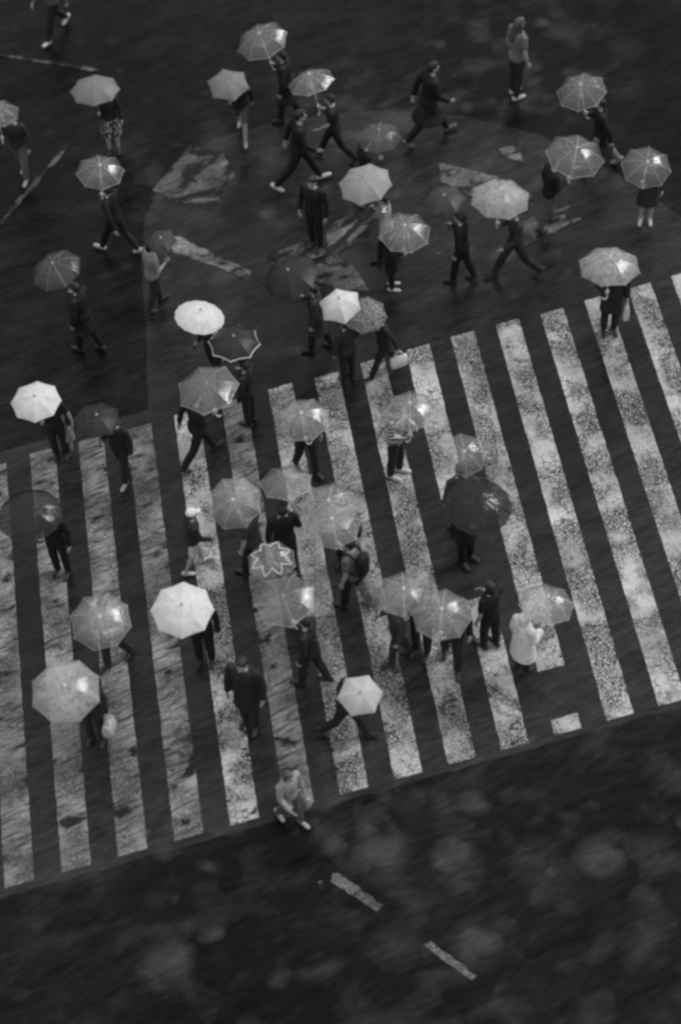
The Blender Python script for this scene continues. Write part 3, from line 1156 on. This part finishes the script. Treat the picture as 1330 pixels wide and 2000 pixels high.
def backpack(p, pose, label, val=0.03):
    b = body_of(pose)
    root = empty('backpack', (0, 0, 0), 0, label, 'backpack')
    s = Solid()
    c = b.up((0, -0.20, 1.20))
    s.loft([(c.x, c.y, c.z - .22, .11, .055), (c.x, c.y, c.z - .18, .145, .08), (c.x, c.y, c.z + .05, .15, .085), (c.x, c.y + .01, c.z + .18, .125, .07), (c.x, c.y + .02, c.z + .23, .07, .04)])
    link('pack', s.build('pack', 0.015, 3), root, cloth(val))
    for q in (-1, 1):
        bm = bmesh.new()
        pts = [b.up((.10 * q, -.13, 1.38)), b.up((.105 * q, -.06, 1.47)), b.up((.11 * q, .07, 1.45)), b.up((.125 * q, .145, 1.30)), b.up((.15 * q, .10, 1.12)), b.up((.14 * q, -.13, 1.04))]
        tube_pts(bm, pts, 0.016, 6)
        link('strap', bm_mesh('strap', bm), root, cloth(val))
    root.location = p.location; root.rotation_euler = p.rotation_euler; root.scale = p.scale
    return root


# ------------------------------------------------------------------ placement
STR = cloth(0.55, 'stripe', 0.03)
SPOT = cloth(0.6, 'spots', 0.03)
CHK = cloth(0.5, 'check', 0.12)
J, T = 'jacket', 'trousers'
# --- far rows
pair('clear', 510, 74, 104, (-.22, -.10), 'clear umbrella nearest the top edge, tilted left over a dark walker', 75, 'hold_step',
     'dark-clad walker under the topmost clear umbrella', .98, spin=10, top=('coat', .015), legs=(T, .015))
pair('grey6', 446, 162, 86, (0, -.18), 'grey six-sided umbrella above pale legs in ringed white-soled shoes', 175, 'hold_stride',
     'walker in dark top with pale bare legs striding below the grey six-sided umbrella', .86, L=.50, spin=14, top=(J, .02), legs=('shorts', .10), shoes=.35)
pair('clearb', 606, 154, 94, (-.20, .14), 'small creased clear umbrella with dark see-through panels, pale arm reaching up to it', 80, 'hold_stride2',
     'walker in black with bare pale forearm holding the small creased clear umbrella', .95, L=.55, spin=5, top=('shirt', .02), legs=(T, .015))
u, p = pair('grey8', 185, 170, 99, (0, .03), 'plain mid-grey eight-panel umbrella in the upper left dark area', 180, 'hold_stand',
     'walker in dark clothes below the plain mid-grey umbrella at upper left', .9, L=.55, spin=22, top=(J, .025), legs=('skirt', SPOT))
pair('clear', -4, 216, 84, (.05, 0), 'clear umbrella cut by the left edge, high up', 160, 'hold_step',
     'walker with pale trousers under the clear umbrella cut by the left edge', .92, top=(J, .03), legs=(T, .12), shoes=.4)
pair('clear', 196, 330, 96, (.10, -.10), 'clear umbrella with bright sparkles, below the plain mid-grey umbrella', 60, 'hold_stride',
     'dark walker under the sparkling clear umbrella at upper left', .95, spin=30, top=(J, .012), legs=(T, .012), shoes=.45)
pair('clear', 1134, 173, 100, (-.20, -.15), 'clear umbrella at upper right, tilted left away from a black-coated walker', 85, 'hold_stride',
     'black-coated walker with pale trouser cuffs under the clear umbrella at upper right', .97, spin=15, top=('coat', .012), legs=(T, .20), shoes=.3)
u, p = pair('clear', 1124, 298, 118, (.10, -.14), 'large clear umbrella with round glints, right of centre in the upper part', -70, 'hold_step',
     'dark-clad walker with a pale skirt leaning under the large clear umbrella with glints', .95, spin=20, top=(J, .015), legs=(T, .10))
pair('clear', 1262, 322, 100, (0, -.30), 'clear domed umbrella at the right, beside the larger clear one with glints', 170, 'hold_stand',
     'walker in a dark dress with white shoes under the clear dome at the right', .92, L=.52, spin=8, top=(J, .03), legs=('skirt', .03), shoes=.5)
pair('lgrey8', 712, 354, 108, (-.14, -.10), 'light grey eight-panel umbrella held by a striped sleeve', 80, 'hold_step',
     'walker in a striped pale top under the light grey umbrella', .92, spin=18, top=(J, STR), legs=(T, .02))
u, p = pair('milky', 977, 380, 120, (.05, -.02), 'pale see-through umbrella with a bright right panel over dark striding legs', 100, 'hold_stride2',
     'walker in dark trousers striding under the pale see-through umbrella', 1.02, spin=12, top=(J, .03), legs=(T, .025))
pair('clearb', 790, 448, 106, (.02, -.14), 'clear umbrella with a white glare patch, just below the light grey one', -95, 'hold_stand',
     'walker in black with white shoes under the clear umbrella with a glare patch', .84, L=.50, spin=25, top=('coat', .012), legs=(T, .015), shoes=.6)
u, p = pair('milky', 1190, 512, 124, (0, .08), 'wide flat see-through umbrella at the right edge of the crossing', 180, 'hold_stand',
     'walker in dark coat with a pale bag under the wide flat umbrella at right', .98, L=.58, spin=0, top=('coat', .02), legs=(T, .02))
bag_for(p, 'hold_stand', 'narrow white bag hanging beside the dark coat at right', val=.7, size=(.10, .10, .34), strap=.10)
pair('dgrey6', 868, 386, 86, (-.10, -.05), 'small dark grey umbrella tucked left of the pale see-through one', 70, 'hold_step',
     'dark walker under the small dark grey umbrella', .95, spin=30, top=(J, .012), legs=(T, .012))
u, p = pair('black8', 566, 535, 118, (-.26, -.06), 'large black umbrella tilted left near the white folded one', 80, 'hold_step',
     'walker in knee-length dark coat under the large black umbrella', .92, L=.52, spin=10, top=('coat', .035), legs=(T, .02))
pair('white6', 664, 592, 90, (-.10, -.12), 'bright white sharply folded umbrella behind the speckled one', 30, 'hold_stand',
     'walker in dark clothes mostly hidden under the bright white folded umbrella', .88, L=.52, spin=-12, top=(J, .03), legs=(T, .02))
u, p = pair('leo', 713, 612, 88, (0, -.22), 'small umbrella with speckled animal print beside the bright white one', 110, 'hold_stride',
     'walker in dark trousers striding below the speckled umbrella', .86, L=.48, spin=11, top=(J, .02), legs=(T, .02))
bag_for(p, 'hold_stride', 'shiny white tote bag swinging below the speckled umbrella', val=.7, size=(.30, .10, .24), strap=.12)
pair('white16', 391, 614, 99, (.20, .06), 'white many-ribbed round parasol tilted right, left of centre', 150, 'hold_step',
     'walker in dark clothes under the white many-ribbed parasol', .92, spin=4, top=(J, .02), legs=(T, .02))
pair('trim', 457, 664, 105, (.02, .02), 'black umbrella with thin white edging below the white many-ribbed parasol', 60, 'hold_stand',
     'dark-clad walker under the black umbrella with white edging', .9, spin=14, top=(J, .02), legs=(T, .02))
pair('clear7', 405, 755, 126, (-.10, -.08), 'large clear umbrella with pale ribs at the far edge of the stripes, left of centre', -60, 'hold_stride',
     'walker in black striding to the right under the large clear umbrella at the stripe ends', .98, spin=30, top=(J, .015), legs=(T, .015))
pair('white8', 70, 780, 100, (0, -.10), 'bright white umbrella at the left edge above the crossing', 180, 'hold_stand',
     'dark-clad walker under the bright white umbrella at left edge', .9, spin=22, top=(J, .02), legs=(T, .02))
pair('dots', 190, 816, 96, (.05, 0), 'dark dotted umbrella beside the bright white one at left', 150, 'hold_step',
     'walker in dark clothes with white shoes under the dark dotted umbrella', .92, L=.55, spin=15, top=(J, .02), legs=(T, .025), shoes=.4)
pair('faint', 108, 522, 102, (-.22, -.10), 'faint clear umbrella in the dark upper left, tilted left', 60, 'hold_step',
     'black-clad walker under the faint clear umbrella at left', .95, spin=20, top=('coat', .012), legs=(T, .012))
pair('faint', 740, 262, 88, (-.05, -.05), 'faint clear umbrella just above the light grey eight-panel one', -70, 'hold_step',
     'dark walker in spotted skirt under the faint clear umbrella above the light grey one', .9, L=.5, spin=12, top=(J, .015), legs=('skirt', cloth(.10, 'spots', .015)))
# --- on the stripes
pair('clearm', 590, 814, 110, (-.05, -.10), 'clear umbrella with one pale front panel over a black-jacketed walker', -150, 'hold_step',
     'black-jacketed walker under the clear umbrella with a pale front panel', .98, L=.55, spin=22, top=(J, .012), legs=(T, .02))
pair('clearm', 800, 796, 110, (0, .02), 'clear umbrella above the walker in a pale rumpled shirt', -115, 'hold_phone',
     'walker in a pale striped shirt, dark trousers and white shoes, hands at the waist', 1.04, L=.58, spin=18, top=(J, STR), legs=(T, .03), shoes=.6)
pair('clearb', 905, 886, 94, (.03, -.32), 'tall narrow clear umbrella just above the smoky round one', 20, 'hold_stand',
     'walker in grey hidden under the tall narrow clear umbrella', .95, spin=20, top=(J, .06), legs=(T, .03))
pair('smoke', 934, 982, 134, (.08, -.12), 'large smoky dark round umbrella in the middle of the right stripes', -140, 'hold_stand',
     'walker in a long dark coat under the large smoky round umbrella', 1.05, spin=5, top=('coat', .012), legs=(T, .012))
pair('clearm', 456, 980, 112, (-.06, -.40), 'tall clear umbrella with a bare bent arm showing at its right', 60, 'hold_step',
     'walker with a bare arm bent under the tall clear umbrella', .98, L=.55, spin=8, top=('shirt', .06), legs=(T, .02))
u, p = pair('clear7', 558, 937, 108, (-.02, .16), 'flat see-through umbrella over a walker with a pale patterned bag', 10, 'hold_step',
     'dark-haired walker in black with pale bag under the flat see-through umbrella', .98, L=.55, spin=12, top=(J, .015), legs=(T, .02))
bag_for(p, 'hold_step', 'pale patterned bag hanging from the walker under the flat see-through umbrella', val=.5, size=(.26, .12, .34), strap=.10)
pair('clearm', 642, 985, 118, (.02, -.10), 'clear umbrella behind, overlapped by a nearer clear one in mid crossing', 160, 'hold_stand',
     'dark walker under the rear one of two overlapping clear umbrellas in mid crossing', .95, spin=0, top=(J, .03), legs=(T, .02))
u, p = pair('clearm', 650, 1020, 114, (-.10, -.12), 'nearer of two overlapping clear umbrellas in mid crossing', 60, 'hold_step',
     'stooping walker with a pale sleeve at the lower right of the overlapping clear umbrellas', 1.0, spin=20, top=('shirt', .12), legs=(T, .015))
backpack(p, 'hold_step', 'black backpack on the walker by the overlapping clear umbrellas', .012)
pair('star', 530, 1092, 98, (-.02, -.06), 'see-through umbrella printed with a pale zig-zag star', 120, 'hold_stand',
     'dark walker under the umbrella with the zig-zag star', .9, L=.55, spin=22, top=(J, .03), legs=(T, .03))
pair('clear7', 556, 1170, 126, (-.14, -.06), 'clear umbrella with bright slanting glints below the zig-zag star one', 65, 'hold_step',
     'walker in dark jacket at the right of the clear umbrella with slanting glints', 1.0, spin=12, top=(J, .02), legs=(T, .025))
pair('white8', 356, 1187, 126, (.03, -.14), 'large plain white umbrella on the left stripes', 170, 'hold_stand',
     'walker in black under the large plain white umbrella', 1.0, spin=8, top=(J, .012), legs=(T, .012))
pair('clearm', 196, 1210, 124, (.03, -.26), 'clear domed umbrella with white glare left of the large white one', 150, 'hold_step',
     'walker with a pale sleeve under the clear dome left of the large white umbrella', 1.0, L=.55, spin=3, top=(J, .35), legs=(T, .03), mirror=True)
u, p = pair('milky', 128, 1345, 142, (.05, -.16), 'large milky umbrella at the lower left', 165, 'hold_stand',
     'dark-clad walker under the large milky umbrella at the lower left', 1.0, spin=30, top=(J, .03), legs=(T, .03))
bag_for(p, 'hold_stand', 'round pale bag hanging below the large milky umbrella', val=.5, size=(.26, .16, .30), strap=.12)
pair('clearm', 788, 1156, 108, (0, -.06), 'clear umbrella with white star-like ribs left of a group of two', 150, 'hold_stand',
     'dark walker under the clear umbrella with white star-like ribs', 1.0, spin=22, top=(J, .02), legs=(T, .02))
pair('clearm', 862, 1196, 120, (0, -.12), 'clear umbrella with see-through rings to the right in the group of two', 175, 'hold_step',
     'walker in black with a pale strap under the right umbrella of the group of two', 1.04, spin=10, top=(J, .015), legs=(T, .02))
pair('faint', 733, 1150, 80, (0, 0), 'small faint clear umbrella at the left of the star-ribbed one', 100, 'hold_step',
     'dim walker under the small faint clear umbrella', .9, spin=10, top=(J, .04), legs=(T, .04))
pair('clearm', 1068, 1174, 112, (.08, .10), 'clear umbrella at the right held above a person in white rain cape', -55, 'hold_stand',
     'person in a white hooded rain cape with dark legs under the clear umbrella at right', .86, L=.50, spin=15, top=('raincoat', .8), legs=(T, .015))
u, p = pair('lgrey6', 703, 1356, 92, (.02, -.22), 'pale six-sided umbrella over dark striding legs near the stripe ends', -110, 'hold_stride',
     'walker in dark clothes striding below the pale six-sided umbrella', .92, L=.5, spin=30, top=(J, .02), legs=(T, .02))
pair('dgrey6', 315, 468, 64, (-.10, -.10), 'tiny grey umbrella left of the worn diagonal line', -60, 'hold_step',
     'walker in a pale top beside the tiny grey umbrella', .9, L=.5, spin=10, top=('shirt', .22), legs=(T, .03))
pair('smoke', 58, 1000, 128, (0, -.04), 'smoky dark umbrella like a ring at the left edge of the stripes', 160, 'hold_stand',
     'dark walker under the smoky umbrella at the left edge', .95, spin=0, top=(J, .012), legs=(T, .012))



# --- walkers without umbrellas
def alone(px, py, rz, pose, label, scale, **kw):
    p = at(px, py)
    return person((p.x, p.y, 0), R(rz), pose, label, scale, **kw)


alone(1006, 188, -60, 'stand', 'standing person with long hair, grey shirt, dark trousers and white shoes, no umbrella', 1.08, top=('shirt', .16), legs=(T, .03), shoes=.5, hair='long', hairm=M_HAIR2)
alone(838, 272, -75, 'walk', 'walker in a black coat without umbrella, upper middle', 1.1, top=('coat', .012), legs=(T, .012), shoes=.15)
alone(588, 362, -85, 'walk', 'walker in black striding to the right in white shoes, no umbrella', 1.08, top=(J, .012), legs=(T, .012), shoes=.65)
alone(618, 482, 150, 'stand', 'dark bare-headed person standing left of a worn white patch', 1.0, top=(J, .015), legs=(T, .015))
alone(386, 1110, -70, 'step', 'walker in a white cap, dark top and white shorts on the left stripes', .86, top=(J, .03), legs=('shorts', .6), shoes=.5, capc=.75)
alone(490, 1416, 160, 'stand', 'dark figure standing on the stripes right of the large white umbrella', 1.05, top=('coat', .02), legs=(T, .02))
p = alone(570, 1604, -140, 'step', 'walker in pale clothes at the near edge of the stripes, no umbrella', .84, top=(J, .30), legs=(T, .09), shoes=.35, hairm=M_HAIR2, hair='bob')
bag_for(p, 'step', 'pale bag swinging from the walker in pale clothes', val=.4, size=(.24, .10, .24), strap=.10)
alone(112, 68, 140, 'walk', 'walker at the top left corner with a pale top and white shoes', .95, top=(J, .10), legs=(T, .012), shoes=.6)
alone(955, 1262, 40, 'stand_phone', 'dark-haired person in black with a pale forearm right of the umbrella group', .95, top=('shirt', .012), legs=(T, .012), hair='bob')
alone(136, 880, 150, 'stand', 'walker in a pale dress between the white and the dotted umbrella', .72, top=('shirt', .25), legs=('skirt', .22), hair='bob')
